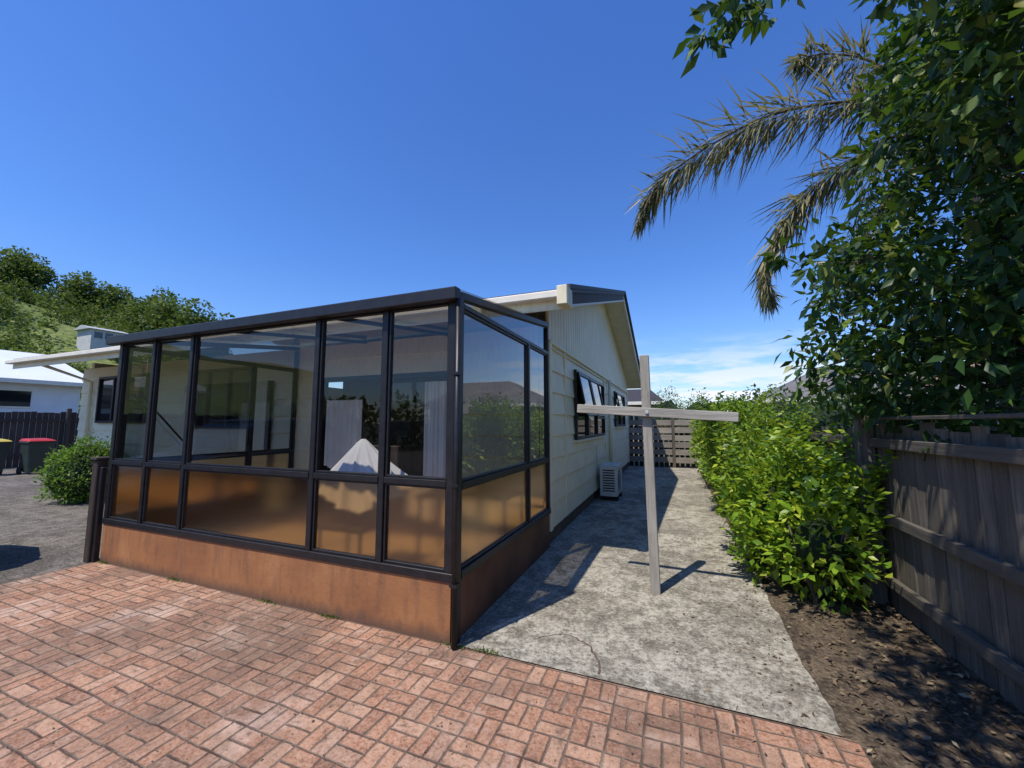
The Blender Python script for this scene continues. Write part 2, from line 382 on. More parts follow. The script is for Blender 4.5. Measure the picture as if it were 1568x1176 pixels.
barge('barge_trim_near',ye0,EZ,RY,RZ,-.10,-.072,X1-.04,X1+.004,WHITE)
barge('barge_trim_far',RY,RZ,ye1,EZ,-.10,-.072,X1-.04,X1+.004,WHITE)
barge('barge_cap_near',ye0,EZ,RY,RZ,.10,.15,X1-.03,X1+.05,ROOFD)
barge('barge_cap_far',RY,RZ,ye1,EZ,.10,.15,X1-.03,X1+.05,ROOFD)
box('fascia',X0,X1-.03,ye0-.02,ye0-.001,EZ-.12,EZ+.045,CREAM,H)
bev(box('gutter',X0-.05,X1-.0,ye0-.13,ye0-.022,EZ-.02,EZ+.06,WHITE,H),.01)
box('gutter_end_block',X1-.06,X1+.05,ye0-.14,ye0+.1,EZ-.10,EZ+.10,CREAM,H,.006)
tube('downpipe_side',[(XR+.07,10.0,2.6),(XR+.07,10.0,.1)],[.04]*2,CREAM,H)
tube('downpipe_left',[(-12.5,YF-.9,2.8),(-12.5,YF-.07,2.5),(-12.5,YF-.07,.05)],[.035]*3,CREAM,H)
def window_x(nm,y0,y1,z0,z1,div,opens=()):
    x=XR+.02
    fr=[(x,x+.05,y0,y1,z0,z0+.05),(x,x+.05,y0,y1,z1-.05,z1),(x,x+.05,y0,y0+.05,z0+.05,z1-.05),(x,x+.05,y1-.05,y1,z0+.05,z1-.05)]
    w=(y1-y0)/div
    for i in range(1,div): fr.append((x,x+.05,y0+i*w-.025,y0+i*w+.025,z0+.05,z1-.05))
    for i in range(div):
        if i not in opens: fr.append((x,x+.045,y0+i*w+.02,y0+(i+1)*w-.02,z0+(z1-z0)*.32,z0+(z1-z0)*.32+.04))
    boxes(nm+'_frame',fr,DARKF,H,.003)
    box(nm+'_glass',x,x+.012,y0+.05,y1-.05,z0+.05,z1-.05,DGLASS,H)
    box(nm+'_sill',x-.01,x+.075,y0-.03,y1+.03,z0-.035,z0-.002,CREAM,H,.003)
    for i in opens:
        a=y0+i*w+.03; b_=y0+(i+1)*w-.03; zt=z1-.04; zb=z0+(z1-z0)*.34; hh=zt-zb; an=math.radians(11)
        def pt(dx,s): return (x+.055+math.sin(an)*s*hh+dx*math.cos(an), zt-math.cos(an)*s*hh+dx*math.sin(an))
        def slat(s0,s1,ya,yb,m,t=.025,nmn='_sash'):
            p=[pt(0,s0),pt(t,s0),pt(t,s1),pt(0,s1)]
            prism_y(nm+nmn,p,ya,yb,m,H)
        slat(0,.07,a,b_,DARKF); slat(.93,1,a,b_,DARKF); slat(.07,.93,a,a+.04,DARKF); slat(.07,.93,b_-.04,b_,DARKF); slat(.07,.93,a+.04,b_-.04,DGLASS,.008,'_sash_glass')
window_x('side_window',6.35,9.2,1.28,2.42,3,(0,1))
window_x('side_window_far',11.1,13.4,1.45,2.42,2,(0,))
def window_y(nm,x0,x1,z0,z1,div,y=YF-.025):
    fr=[(x0,x1,y-.05,y,z0,z0+.05),(x0,x1,y-.05,y,z1-.05,z1),(x0,x0+.05,y-.05,y,z0+.05,z1-.05),(x1-.05,x1,y-.05,y,z0+.05,z1-.05)]
    w=(x1-x0)/div
    for i in range(1,div): fr.append((x0+i*w-.025,x0+i*w+.025,y-.05,y,z0+.05,z1-.05))
    boxes(nm+'_frame',fr,DARKF,H,.003); box(nm+'_glass',x0+.05,x1-.05,y-.012,y,z0+.05,z1-.05,DGLASS,H)
window_y('front_window_left',-12.2,-10.3,1.55,2.6,3)
window_y('front_window_mid',-8.9,-7.1,1.45,2.58,3)
boxes('slider_frame',[(-5.42,-2.86,YF-.03,YF+.08,2.23,2.30),(-5.42,-2.86,YF,YF+.08,.22,.28),(-5.42,-5.36,YF-.03,YF+.08,.28,2.23),(-2.92,-2.86,YF-.03,YF+.08,.28,2.23),(-4.2,-4.12,YF,YF+.08,.28,2.23)],DARKF,H,.003)
meshobj('slider_glass',[(-4.12,YF+.03,.28),(-2.92,YF+.03,.28),(-2.92,YF+.03,2.23),(-4.12,YF+.03,2.23)],[(0,1,2,3)],GLASS,H)
def curtain(nm,x0,x1,y,z0,z1,mat,par,amp=.04,k=26):
    V=[];F=[];n=110
    for i in range(n+1):
        x=x0+(x1-x0)*i/n
        yy=y+amp*math.sin(x*k)+amp*.5*math.sin(x*k*2.3+1)
        V+=[(x,yy,z0+.03*math.sin(x*9)),(x,yy*.3+y*.7,z1)]
        if i: F.append((2*i-2,2*i,2*i+1,2*i-1))
    return meshobj(nm,V,F,mat,par,True)
CURT=simple('curtain_fabric',(.74,.72,.70),.9,.08,3)
curtain('curtain_sheer',-5.3,-4.55,YF+.0,.85,1.92,CURT,H,.035,38)
curtain('curtain_sheer_right',-3.35,-2.93,YF-.06,.3,2.15,CURT,H,.03,44)
# ---------------------------------------------------------------- conservatory
C=empty('glazed_sunroom')
y0=2.6; xR=-1.49; xL=-6.0; yb=YF-.03
ZB,ZS,ZT=.455,1.11,2.47
meshobj('floor',[(xL,y0,.06),(xR,y0,.06),(xR,yb,.06),(xL,yb,.06)],[(0,1,2,3)],simple('vinyl_floor',(.46,.36,.25),.6,.2,3),C)
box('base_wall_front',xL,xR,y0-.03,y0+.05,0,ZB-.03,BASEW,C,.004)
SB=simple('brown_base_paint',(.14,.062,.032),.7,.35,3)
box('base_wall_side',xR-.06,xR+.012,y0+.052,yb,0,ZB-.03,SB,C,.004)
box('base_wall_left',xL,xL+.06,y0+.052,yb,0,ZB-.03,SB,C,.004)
ms=[-5.97,-5.32,-4.65,-2.88,-2.14,-1.52]
fr=[]
for i,m_ in enumerate(ms):
    w=.03 if i in(0,5) else .024
    fr.append((m_-w,m_+w,y0-.035,y0+.035,ZB+.03,ZT))
boxes('front_mullions',fr,DARKF,C,.004)
boxes('front_rails',[(xL-.02,xR+.02,y0-.042,y0+.045,ZB-.03,ZB+.03),(xL,xR,y0-.042,y0+.04,ZT,ZT+.05)],DARKF,C,.004)
fr=[]
for a,b_ in zip(ms[:-1],ms[1:]):
    a+=.03;b_-=.03
    fr.append((a,b_,y0-.038,y0+.03,ZS-.025,ZS+.02))
    for (p,q) in ((ZB+.032,ZS-.027),(ZS+.022,ZT-.002)):
        t=.016
        fr+= [(a,a+t,y0-.02,y0+.02,p,q),(b_-t,b_,y0-.02,y0+.02,p,q),(a+t,b_-t,y0-.02,y0+.02,p,p+t),(a+t,b_-t,y0-.02,y0+.02,q-t,q)]
boxes('front_sashes',fr,DARKF,C,.002)
def panes(nm,lst,mat):
    V=[];F=[]
    for q in lst:
        k=len(V); V+=q; F.append((k,k+1,k+2,k+3))
    return meshobj(nm,V,F,mat,C)
def qy(a,b_,y,z0,z1): return [(a,y,z0),(b_,y,z0),(b_,y,z1),(a,y,z1)]
def qx(x,a,b_,z0,z1): return [(x,a,z0),(x,b_,z0),(x,b_,z1),(x,a,z1)]
panes('front_glass_upper',[qy(a+.03,b_-.03,y0+random.uniform(-.004,.004),ZS+.02,ZT) for a,b_ in zip(ms[:-1],ms[1:])],GLASS)
panes('front_glass_lower',[qy(a+.03,b_-.03,y0,ZB+.03,ZS-.02) for a,b_ in zip(ms[:-1],ms[1:])],AMBER)
boxes('window_latches',[(x-.012,x+.012,y0+.03,y0+.06,1.55,1.66) for x in (-2.88,-2.14,-4.65)],DARKF,C)
def side(nm,x,sgn):
    def roofz(y): return 2.50+.32*(y-y0)/(yb-y0)
    sm=[y0+.03,4.17,yb-.03]
    L=[]
    for i,m_ in enumerate(sm): L.append((x-.03,x+.03,m_-.025,m_+.025,ZB+.03,roofz(m_)-.03 if i!=1 else 2.44))
    L+=[(x-.04,x+.04,y0+.05,yb,ZB-.03,ZB+.03)]
    for a,b_ in zip(sm[:-1],sm[1:]):
        a+=.026;b_-=.026
        L+=[(x-.034,x+.034,a,b_,ZS-.04,ZS+.0)]
        for p,q in ((ZB+.032,ZS-.042),(ZS+.002,2.43)):
            t=.018
            L+=[(x-.02,x+.02,a,a+t,p,q),(x-.02,x+.02,b_-t,b_,p,q),(x-.02,x+.02,a+t,b_-t,p,p+t),(x-.02,x+.02,a+t,b_-t,q-t,q)]
    L+=[(x-.032,x+.032,y0+.055,yb-.055,2.432,2.47)]
    boxes(nm+'_frame',L,DARKF,C,.003)
    V=[(x-.035,y0,2.49),(x+.035,y0,2.49),(x+.035,yb,2.80),(x-.035,yb,2.80),(x-.035,y0,2.55),(x+.035,y0,2.55),(x+.035,yb,2.86),(x-.035,yb,2.86)]
    boxes(nm+'_top_rail',[V],DARKF,C,.003)
    panes(nm+'_glass_upper',[qx(x,a+.03,b_-.03,ZS,2.432) for a,b_ in zip(sm[:-1],sm[1:])],GLASSS)
    meshobj(nm+'_glass_top',[(x,y0+.05,2.47),(x,yb-.05,2.47),(x,yb-.05,2.80),(x,y0+.05,2.492)],[(0,1,2,3)],GLASSS,C)
    panes(nm+'_glass_lower',[qx(x,a+.03,b_-.03,ZB+.03,ZS-.04) for a,b_ in zip(sm[:-1],sm[1:])],AMBER)
side('right',xR-.005,1); side('left',xL+.03,-1)
bev(box('gutter',xL-.12,xR+.05,y0-.12,y0-.045,2.46,2.555,DARKF,C),.008)
meshobj('roof_sheet',[(xL-.08,y0-.05,2.562),(xR+.02,y0-.05,2.562),(xR+.02,yb-.01,2.87),(xL-.08,yb-.01,2.87)],[(0,1,2,3)],GLASSR,C)
L=[]
for x in (-4.5,-3.0):
    L.append([(x-.015,y0,2.51),(x+.015,y0,2.51),(x+.015,yb,2.81),(x-.015,yb,2.81),(x-.015,y0,2.55),(x+.015,y0,2.55),(x+.015,yb,2.855),(x-.015,yb,2.855)])
boxes('rafters',L,DARKF,C)
tube('corner_downpipe',[(xR+.045,y0-.07,2.47),(xR+.045,y0-.07,.02)],[.022]*2,DARKF,C,10)
box('corner_post',xR-.015,xR+.04,y0-.03,y0+.03,.0,2.5,DARKF,C,.004)
boxes('downpipe_clips',[(xR+.015,xR+.072,y0-.098,y0-.045,z,z+.02) for z in (.42,1.1,1.9)],DARKF,C)
boxes('door_jamb',[(-6.60,-6.54,YF-.1,YF-.03,.2,2.3)],DARKF,H)
tube('window_stay',[(-5.9,2.75,1.9),(-5.9,3.3,1.25)],[.012,.012],DARKF,C,6)
po=empty('timber_gate_post')
box('post',-6.18,-6.08,2.50,2.60,0,1.13,DBROWN,po,.008); box('post_cap',-6.2,-6.06,2.48,2.62,1.13,1.16,DBROWN,po,.006)
box('downpipe_stub',-6.06,-6.02,2.52,2.57,0,1.05,DARKF,po,.006)

# draped chair inside
ch=empty('cloth_draped_chair')
for i,(x,y) in enumerate(((-3.3,3.2),(-2.8,3.2),(-3.3,3.65),(-2.8,3.65))): tube(f'leg_{i+1}',[(x,y,.06),(x,y,.5)],[.018,.018],DBROWN,ch)
box('seat',-3.34,-2.76,3.16,3.7,.5,.55,DBROWN,ch,.01); box('backrest',-3.3,-2.8,3.62,3.68,.55,1.3,DBROWN,ch,.01)
V=[];F=[];nu,nv=120,22
for j in range(nv+1):
    t=j/nv
    for i in range(nu):
        a=2*math.pi*i/nu
        rid=1-abs(math.sin(a*4.5+.8)) ; rid2=1-abs(math.sin(a*7+2))
        r=.02+.30*t**.8; fold=1+t*(.55*rid**2+.25*rid2**2)
        z=1.38-.60*t**1.0+.09*math.sin(a*2+1)*t+.04*rid*t
        V.append((-3.10+r*1.25*fold*math.cos(a)+.12*t*t,3.42+r*.7*fold*math.sin(a),z))
for j in range(nv):
    for i in range(nu): F.append((j*nu+i,j*nu+(i+1)%nu,(j+1)*nu+(i+1)%nu,(j+1)*nu+i))
meshobj('cloth',V,F,simple('white_cloth',(.70,.70,.72),.9,.06,4),ch,True)
tb=empty('side_table')
box('top',-2.7,-1.8,4.0,4.6,.72,.75,DBROWN,tb,.005)
for i,(x,y) in enumerate(((-2.65,4.05),(-1.85,4.05),(-2.65,4.55),(-1.85,4.55))): tube(f'leg_{i+1}',[(x,y,.06),(x,y,.72)],[.02,.02],DBROWN,tb)

# ---------------------------------------------------------------- heat pump
hp=empty('heat_pump_unit')
HX0,HX1,HY0,HY1=-1.40,-1.06,8.2,9.0
HPW=simple('heat_pump_casing',(.60,.57,.50),.5,.06,6)
bev(box('casing',HX0,HX1,HY0,HY1,.1,.70,HPW,hp),.015,2)
boxes('feet',[(HX0,HX1,HY0+.1,HY0+.16,.012,.1),(HX0,HX1,HY1-.16,HY1-.1,.012,.1)],BLACK,hp)
bars=[]
for k in range(11):
    z=.16+k*.048; bars.append((HX1+.009,HX1+.016,HY0+.08,HY1-.22,z,z+.012))
boxes('grille',bars,GREYM,hp)
boxes('side_louvres',[(HX0+.06,HX1-.05,HY0-.008,HY0-.001,.2+k*.05,.222+k*.05) for k in range(9)],BLACK,hp)
tube('fan',[(HX1+.002,HY0+.33,.4),(HX1+.006,HY0+.33,.4)],[.22,.22],BLACK,hp,24)
tube('pipe',[(HX0-.02,HY0+.1,.5),(XR+.05,HY0+.0,.9),(XR+.05,HY0,1.1)],[.02]*3,WHITE,hp)

# ---------------------------------------------------------------- clothesline post
cp=empty('clothesline_post')
def skewbox(nm,a,b_,w,d,mat):
    a=Vector(a);b_=Vector(b_); dr=(b_-a).normalized(); s=Vector((0,1,0)); u=dr.cross(s).normalized()
    V=[]
    for p in (a,b_):
        V+= [p-u*w-s*d,p+u*w-s*d,p+u*w+s*d,p-u*w+s*d]
    o=meshobj(nm,V,[(0,3,2,1),(4,5,6,7),(0,1,5,4),(1,2,6,5),(2,3,7,6),(3,0,4,7)],mat,cp); fixn(o); return bev(o,.005)
skewbox('post',(-.20,4.02,0),(-.235,4.02,2.20),.042,.042,POSTW)
skewbox('crossarm',(-.88,3.95,1.695),(.53,3.95,1.60),.042,.022,POSTWX)
box('bolt',-.235,-.205,3.915,3.93,1.635,1.665,GREYM,cp,.004)
for i,x in enumerate((-.8,-.5,.1,.45)): tube(f'line_hook_{i+1}',[(x,3.95,1.66+.0-.067*(x+.8)),(x,3.95,1.745-.067*(x+.8))],[.004,.004],GREYM,cp,6)

# ---------------------------------------------------------------- right fence
RF=empty('paling_fence')
L=[];y=-3
while y<14.6:
    w=random.uniform(.10,.15); h=1.49+random.uniform(-.05,.04)+(.03 if y<4.6 else -.02); t=random.uniform(-.009,.009); lean=random.uniform(-.015,.015)
    x=1.67+t
    L.append([(x,y,0.01),(x+.018,y,0.01),(x+.018,y+w,0.01),(x,y+w,0.01),(x+lean,y+lean,h),(x+.018+lean,y+lean,h),(x+.018+lean,y+w+lean,h-random.uniform(0,.01)),(x+lean,y+w+lean,h)])
    y+=w+random.uniform(.003,.018)
boxes('palings',L,FENCE,RF)
FY=mat_timber('weathered_rail_timber_y',(.17,.147,.115),axis='y')
boxes('rails',[(1.61,1.655,-3,14.5,.72,.80),(1.61,1.655,-3,14.5,.2,.28),(1.61,1.655,-3,14.5,1.34,1.42)],FY,RF,.004)
box('capping',1.60,1.73,-3,4.62,1.575,1.60,FY,RF,.003)
boxes('posts',[(1.54,1.655,yy,yy+.11,0,1.5 if yy!=4.5 else 1.62) for yy in (-2.2,.1,2.3,4.5,6.8,9.1,11.4,13.7)],FENCE,RF,.005)
BFc=empty('slatted_back_fence')
L=[]
for x0_,x1_ in ((-3.2,-.05),(.05,1.6)):
    for k in range(6):
        z=.18+k*.255; o=random.uniform(-.015,.015)
        L.append((x0_,x1_,15.0,15.025,z+o,z+o+.19))
boxes('slats',L,FENCEH,BFc,.003)
boxes('posts',[(x,x+.1,15.03,15.13,0,1.72) for x in (-3.2,-1.6,-.05,1.5)],FENCE,BFc,.004)
boxes('backing_palings',[(x,x+.13,15.2,15.22,0,1.45) for x in np.arange(-3.2,1.6,.17)],FENCED,BFc)

LF=empty('dark_paling_fence')
L=[];y=-9
while y<16:
    w=.14; L.append((-21.5,-21.48,y,y+w,0,1.95+random.uniform(-.03,.03))); y+=.15
boxes('palings',L,FENCED,LF); boxes('rails',[(-21.48,-21.42,-9,16,z,z+.09) for z in (.4,1.6)],FENCED,LF)
boxes('posts',[(-21.48,-21.38,y,y+.11,0,2.1) for y in np.arange(-9,16,2.4)],FENCED,LF)

# ---------------------------------------------------------------- bins
def bin_(name,x,y,lid):
    e=empty(name); hb=.98
    BG=simple('bin_plastic',(.03,.045,.04),.5,.15,5)
    V=[(x-.22,y-.2,.06),(x+.22,y-.2,.06),(x+.22,y+.2,.06),(x-.22,y+.2,.06),(x-.29,y-.28,hb),(x+.29,y-.28,hb),(x+.29,y+.28,hb),(x-.29,y+.28,hb)]
    boxes('body',[V],BG,e,.03)
    box('rim',x-.31,x+.31,y-.30,y+.30,hb-.04,hb+.01,BG,e,.01)
    V=[(x-.32,y-.31,hb+.012),(x+.34,y-.31,hb+.012),(x+.34,y+.31,hb+.012),(x-.32,y+.31,hb+.012),(x-.28,y-.25,hb+.10),(x+.25,y-.25,hb+.07),(x+.25,y+.25,hb+.07),(x-.28,y+.25,hb+.10)]
    boxes('lid',[V],lid,e,.02)
    for s,nm in ((-.26,'wheel_1'),(.26,'wheel_2')): tube(nm,[(x-.2,y+s-.02,.11),(x-.2,y+s+.03,.11)],[.11,.11],BLACK,e,16)
    tube('handle',[(x-.34,y-.25,hb-.02),(x-.34,y+.25,hb-.02)],[.018]*2,BG,e)
RED=simple('red_lid_plastic',(.42,.03,.03),.45,.1,5)
bin_('wheelie_bin',-18.2,6.05,RED); bin_('wheelie_bin.001',-18.75,5.32,simple('yellow_lid_plastic',(.50,.40,.07),.5,.1,5))

# ---------------------------------------------------------------- vegetation
def blob_leaves(name,blobs,n,size,mat,parent,shell=.35,wr=(.2,.3)):
    vols=np.array([b[3]*b[4]+b[4]*b[5]+b[3]*b[5] for b in blobs]); pr=vols/vols.sum()
    idx=rng.choice(len(blobs),n,p=pr); B=np.array(blobs)[idx]
    d=sph(n); rr=1-np.abs(rng.normal(size=n))*shell; rr=np.clip(rr,.2,1.05)
    ph=rng.uniform(0,6.28,(len(blobs),3))[idx]
    lump=1+.15*np.sin(d[:,0]*6+ph[:,0])*np.sin(d[:,1]*5+ph[:,1])+.12*np.sin(d[:,2]*9+ph[:,2])+rng.normal(size=n)*.08
    P=B[:,:3]+d*B[:,3:6]*(rr*lump)[:,None]
    k=P[:,2]>.03; P=P[k]; d=d[k]; m=len(P)
    D=d+rng.normal(size=(m,3))*.7+np.array([0,0,.25])
    L=size*rng.uniform(.6,1.3,m)
    return leaves(name,P,D,L,L*rng.uniform(wr[0],wr[1],m),mat,parent)
def core(name,blobs,parent,k=.7):  # added dark lumps: block see-through and stand in for shade inside foliage
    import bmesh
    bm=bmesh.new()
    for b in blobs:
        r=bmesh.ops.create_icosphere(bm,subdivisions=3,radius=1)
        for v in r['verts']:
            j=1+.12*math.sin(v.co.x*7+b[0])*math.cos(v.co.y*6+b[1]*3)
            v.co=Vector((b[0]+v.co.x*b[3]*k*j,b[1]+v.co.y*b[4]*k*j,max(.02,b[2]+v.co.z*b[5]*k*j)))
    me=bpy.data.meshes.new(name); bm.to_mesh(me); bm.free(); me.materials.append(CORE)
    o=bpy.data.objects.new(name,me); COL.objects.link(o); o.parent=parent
hedge=empty('garden_hedge')
HB=[(1.16,4.36,.50,.40,.48,.46),(1.02,4.95,.66,.46,.50,.52),(1.30,5.4,.78,.34,.5,.58),(1.0,6.1,.66,.44,.5,.60),(1.18,6.9,.98,.42,.5,.70),(.98,7.7,.94,.44,.55,.72),(.92,8.7,1.1,.48,.65,.82),(1.15,9.6,1.0,.48,.6,.75),(.95,10.6,1.1,.48,.8,.85),(.95,11.9,1.1,.5,.8,.85),(1.1,13.0,1.0,.5,.8,.85),(.82,4.75,.34,.30,.42,.34),(.85,5.7,1.0,.20,.22,.24),(1.2,4.75,1.02,.22,.22,.24),(.72,8.0,1.5,.22,.28,.3),(1.35,6.3,1.3,.26,.3,.3),(1.3,8.6,1.55,.35,.5,.4),(1.1,9.9,1.65,.35,.4,.4),(.62,5.35,.62,.2,.2,.2),(1.45,4.5,.9,.2,.3,.3)]
blob_leaves('foliage',HB,20000,.092,LEAFH,hedge,.30,(.22,.32))
core('inner_shade_core',HB[:11],hedge,.45)
for i,b in enumerate(HB[:6]):
    for k in range(3):
        tube('stem',[(b[0]+random.uniform(-.1,.1),b[1]+random.uniform(-.1,.1),0),(b[0]+random.uniform(-.25,.25),b[1]+random.uniform(-.25,.25),b[2]+.2)],[.015,.006],BARK,hedge,5)
Ls=[];Ds=[]
for i in range(360):
    b=HB[random.randrange(len(HB))]; a=random.uniform(0,6.28); p0=Vector((b[0]+math.cos(a)*b[3]*.7,b[1]+math.sin(a)*b[4]*.7,b[2]+b[5]*random.uniform(.0,.85))); dr=Vector((math.cos(a)*.8,math.sin(a)*.8,1.1)).normalized(); ln=random.uniform(.18,.5)
    for k in range(14):
        t=k/14*ln; p=p0+dr*t; aa=k*2.4
        Ls.append(p); Ds.append((math.cos(aa),math.sin(aa),.5))
leaves('shoots',np.array([tuple(p) for p in Ls]),np.array(Ds),.082,.022,LEAFH,hedge)
rb=empty('round_bush')
RB=[(-10.95,4.38,.60,.54,.5,.60),(-11.1,4.2,.52,.44,.4,.50),(-10.75,4.3,.52,.44,.45,.52)]
blob_leaves('foliage',RB,9000,.06,LEAFB,rb,.12); core('inner_shade_core',RB,rb,.8)
sh=empty('shrub_group')
SB_=[(2.6,8.6,1.2,.7,.9,.85),(3.3,10.3,1.4,.9,1,1.0),(2.4,11.5,1.5,.8,1,.9),(1.9,13.4,1.4,.7,.8,.9),(4.6,12.2,1.3,1,1,1.0),(.9,17,1.6,.8,.8,1.1),(-.2,21,1.8,.9,.9,1.3),(2.6,6.6,1.2,.6,.9,.7)]
blob_leaves('foliage',SB_,14000,.10,mat_leaf('shrub_leaf',[(0,(.03,.07,.02)),(.6,(.07,.14,.03)),(1,(.18,.22,.05))]),sh,.25); core('inner_shade_core',SB_,sh,.65)

# --- overhanging tree
TR=empty('broadleaf_tree')
base=Vector((3.5,4.9,0))
tube('trunk',[base,(3.45,4.85,.9),(3.3,4.75,1.8),(3.2,4.6,2.6),(3.1,4.5,3.6),(3.0,4.4,4.8),(2.9,4.4,5.8)],[.2,.17,.15,.13,.10,.07,.03],BARK,TR,12)
zs=[1.36,1.75,2.0,2.4,2.9,3.3,3.9,4.4,5.3,6.2]; xs=[2.0,1.32,1.12,1.02,1.12,1.35,1.55,1.70,1.85,2.3]
cent=[]
while len(cent)<620:
    z=random.uniform(1.4,6.2); y=random.uniform(3.2,6.0); x=random.uniform(.9,5.2)
    xm=float(np.interp(z,zs,xs))+.24*(y-4.2)
    if x<xm+.12: continue
    if ((x-3.2)/2.3)**2+((z-3.9)/2.7)**2+((y-4.5)/1.6)**2>1.25: continue
    d=x-xm
    if random.random()>min(1,.36+d*1.2): continue
    if x>3.4 and random.random()<.6: continue
    cent.append((x,y,z,.27))
cent+=[(1.16,4.2,2.25,.2),(1.1,4.1,2.0,.18),(1.35,4.1,1.78,.2),(1.6,4.2,1.75,.2),(1.95,4.1,1.5,.2),(2.1,4.0,1.42,.18),(1.3,4.3,2.6,.2),(1.45,4.2,2.95,.2),(1.55,4.1,2.0,.22),(1.8,4.0,1.75,.2),(1.9,3.9,1.6,.2),(2.1,3.9,1.75,.2),(1.75,3.7,1.45,.15),(1.2,4.0,2.9,.16),(1.0,4.3,3.1,.12)]
cent+=[(.42,2.5,3.98,.14),(.56,2.55,4.06,.13),(.28,2.5,3.9,.1),(.75,2.6,4.25,.12),(1.15,2.8,4.45,.14),(1.35,2.8,4.3,.18),(1.6,2.9,4.2,.24),(1.75,3.0,3.9,.24),(1.3,2.7,4.05,.14)]
for i in range(30): cent.append((random.uniform(1.55,2.6),random.uniform(2.7,3.4),random.uniform(3.2,4.8),.24))
for i in range(75):
    cent.append((random.uniform(.15,1.5),random.uniform(-.2,1.75),random.uniform(4.1,4.9),.2))
for i in range(20):
    cent.append((random.uniform(1.5,2.6),random.uniform(.5,2.5),random.uniform(4.2,5.2),.22))
cent=np.array(cent)
nl=36
idx=np.repeat(np.arange(len(cent)),nl); n=len(idx)
off=rng.normal(size=(n,3)); off=norm(off)*rng.uniform(.15,1.15,(n,1))
P=cent[idx,:3]+off*cent[idx,3:4]
D=off*.8+rng.normal(size=(n,3))*.45+np.array([-.15,-.1,-.35])
L=rng.uniform(.08,.165,n)
leaves('foliage',P,D,L,L*rng.uniform(.17,.25,n),LEAFT,TR)
for i,c in enumerate(cent):
    far=c[1]>3.2
    if far and i%3: continue
    if (not far) and i%4: continue
    e=Vector(c[:3])
    if far:
        zt=min(5.2,max(1.9,e.z-.6+random.uniform(-.3,.5))); s=Vector((3.2-.05*(zt-2),4.6,zt))
    else:
        s=Vector((2.3,2.9,5.6))
    m_=s.lerp(e,.35)+Vector([random.uniform(-.18,.18) for _ in range(3)]); m2=s.lerp(e,.7)+Vector([random.uniform(-.14,.14) for _ in range(3)])+Vector((0,0,.12))
    tube('branch',[s,m_,m2,e],[.02,.012,.007,.003],BARK,TR,5)
tube('upper_limb',[(3.0,4.4,4.6),(2.8,3.8,5.2),(2.3,2.9,5.6)],[.07,.05,.03],BARK,TR,8)

# --- palm
PM=empty('palm_tree')
crown=Vector((3.7,6.4,5.1))
tube('trunk',[(3.9,6.6,0),(3.85,6.55,1.5),(3.8,6.5,3),(3.7,6.4,4.6),(3.7,6.4,5.2)],[.24,.2,.18,.2,.16],BARK,PM,14)
def catmull(pts,n):
    pts=[Vector(p) for p in pts]; pts=[pts[0]*2-pts[1]]+pts+[pts[-1]*2-pts[-2]]
    out=[]
    segs=len(pts)-3
    for i in range(n+1):
        t=i/n*segs; k=min(int(t),segs-1); u=t-k; a,b_,c,d=pts[k:k+4]
        out.append(.5*((2*b_)+(c-a)*u+(2*a-5*b_+4*c-d)*u*u+(3*b_-a-3*c+d)*u**3))
    return out
LP=[];LD=[];LL=[]
def frond(pts,ll=.5,n=95,start=.12,reps=2):
    sp=catmull(pts,n)
    tube('frond_rib',sp[::4]+[sp[-1]],list(np.linspace(.028,.004,len(sp[::4])+1)),BARK,PM,5)
    for i in range(int(n*start),n):
        t=i/n; d=(sp[min(i+1,n)]-sp[i-1]).normalized(); s=d.cross(Vector((0,0,1))).normalized()
        ln=ll*(.55+.6*math.sin(math.pi*min(1,t*1.05)))*(1 if t<.9 else .8)
        for sg in (-1,1):
            for rep in range(reps):
                dr=s*sg*random.uniform(.1,1.1)+d*random.uniform(.3,.9)+Vector((0,0,random.uniform(-1.3,.45)))
                LP.append(sp[i]+Vector([random.gauss(0,.012) for _ in range(3)])); LD.append(dr.normalized()); LL.append(ln*random.uniform(.6,1.15))
frond([crown,(3.1,6.2,5.58),(2.4,6.1,5.70),(1.6,6,5.74),(.95,6,5.62),(.15,6,5.25),(-.2,6,4.9),(-.36,6,4.55)],.72,140,.12,4)
frond([crown,(3.1,6.1,5.25),(2.5,6,4.98),(1.95,6,4.7),(1.55,6,4.3),(1.28,6,3.8),(1.2,6,3.4),(1.27,6,3.2)],.62,110,.12,4)
frond([crown,(3.0,6.3,5.9),(2.5,6.2,6.35),(2.0,6.1,6.5),(1.7,6,6.4)],.50,80,.12,3)
frond([crown,(3.1,6.0,5.0),(2.6,5.8,4.4),(2.2,5.7,3.8),(1.95,5.6,3.2)],.42,60)
for a in range(6):
    an=math.radians(-80+a*36); dx,dy=math.cos(an),math.sin(an)
    frond([crown,crown+Vector((dx*.8,dy*.8,.7)),crown+Vector((dx*1.7,dy*1.7,.8)),crown+Vector((dx*2.5,dy*2.5,.2)),crown+Vector((dx*2.9,dy*2.9,-.7))],.42,50)
LP=np.array([tuple(p) for p in LP]);LD=np.array([tuple(p) for p in LD]);LL=np.array(LL)
leaves('leaflets',LP,LD,LL,.013,PALML,PM,up=np.tile(np.array([0,0,1.]),(len(LP),1))+rng.normal(size=(len(LP),3))*.4,fold=.5)

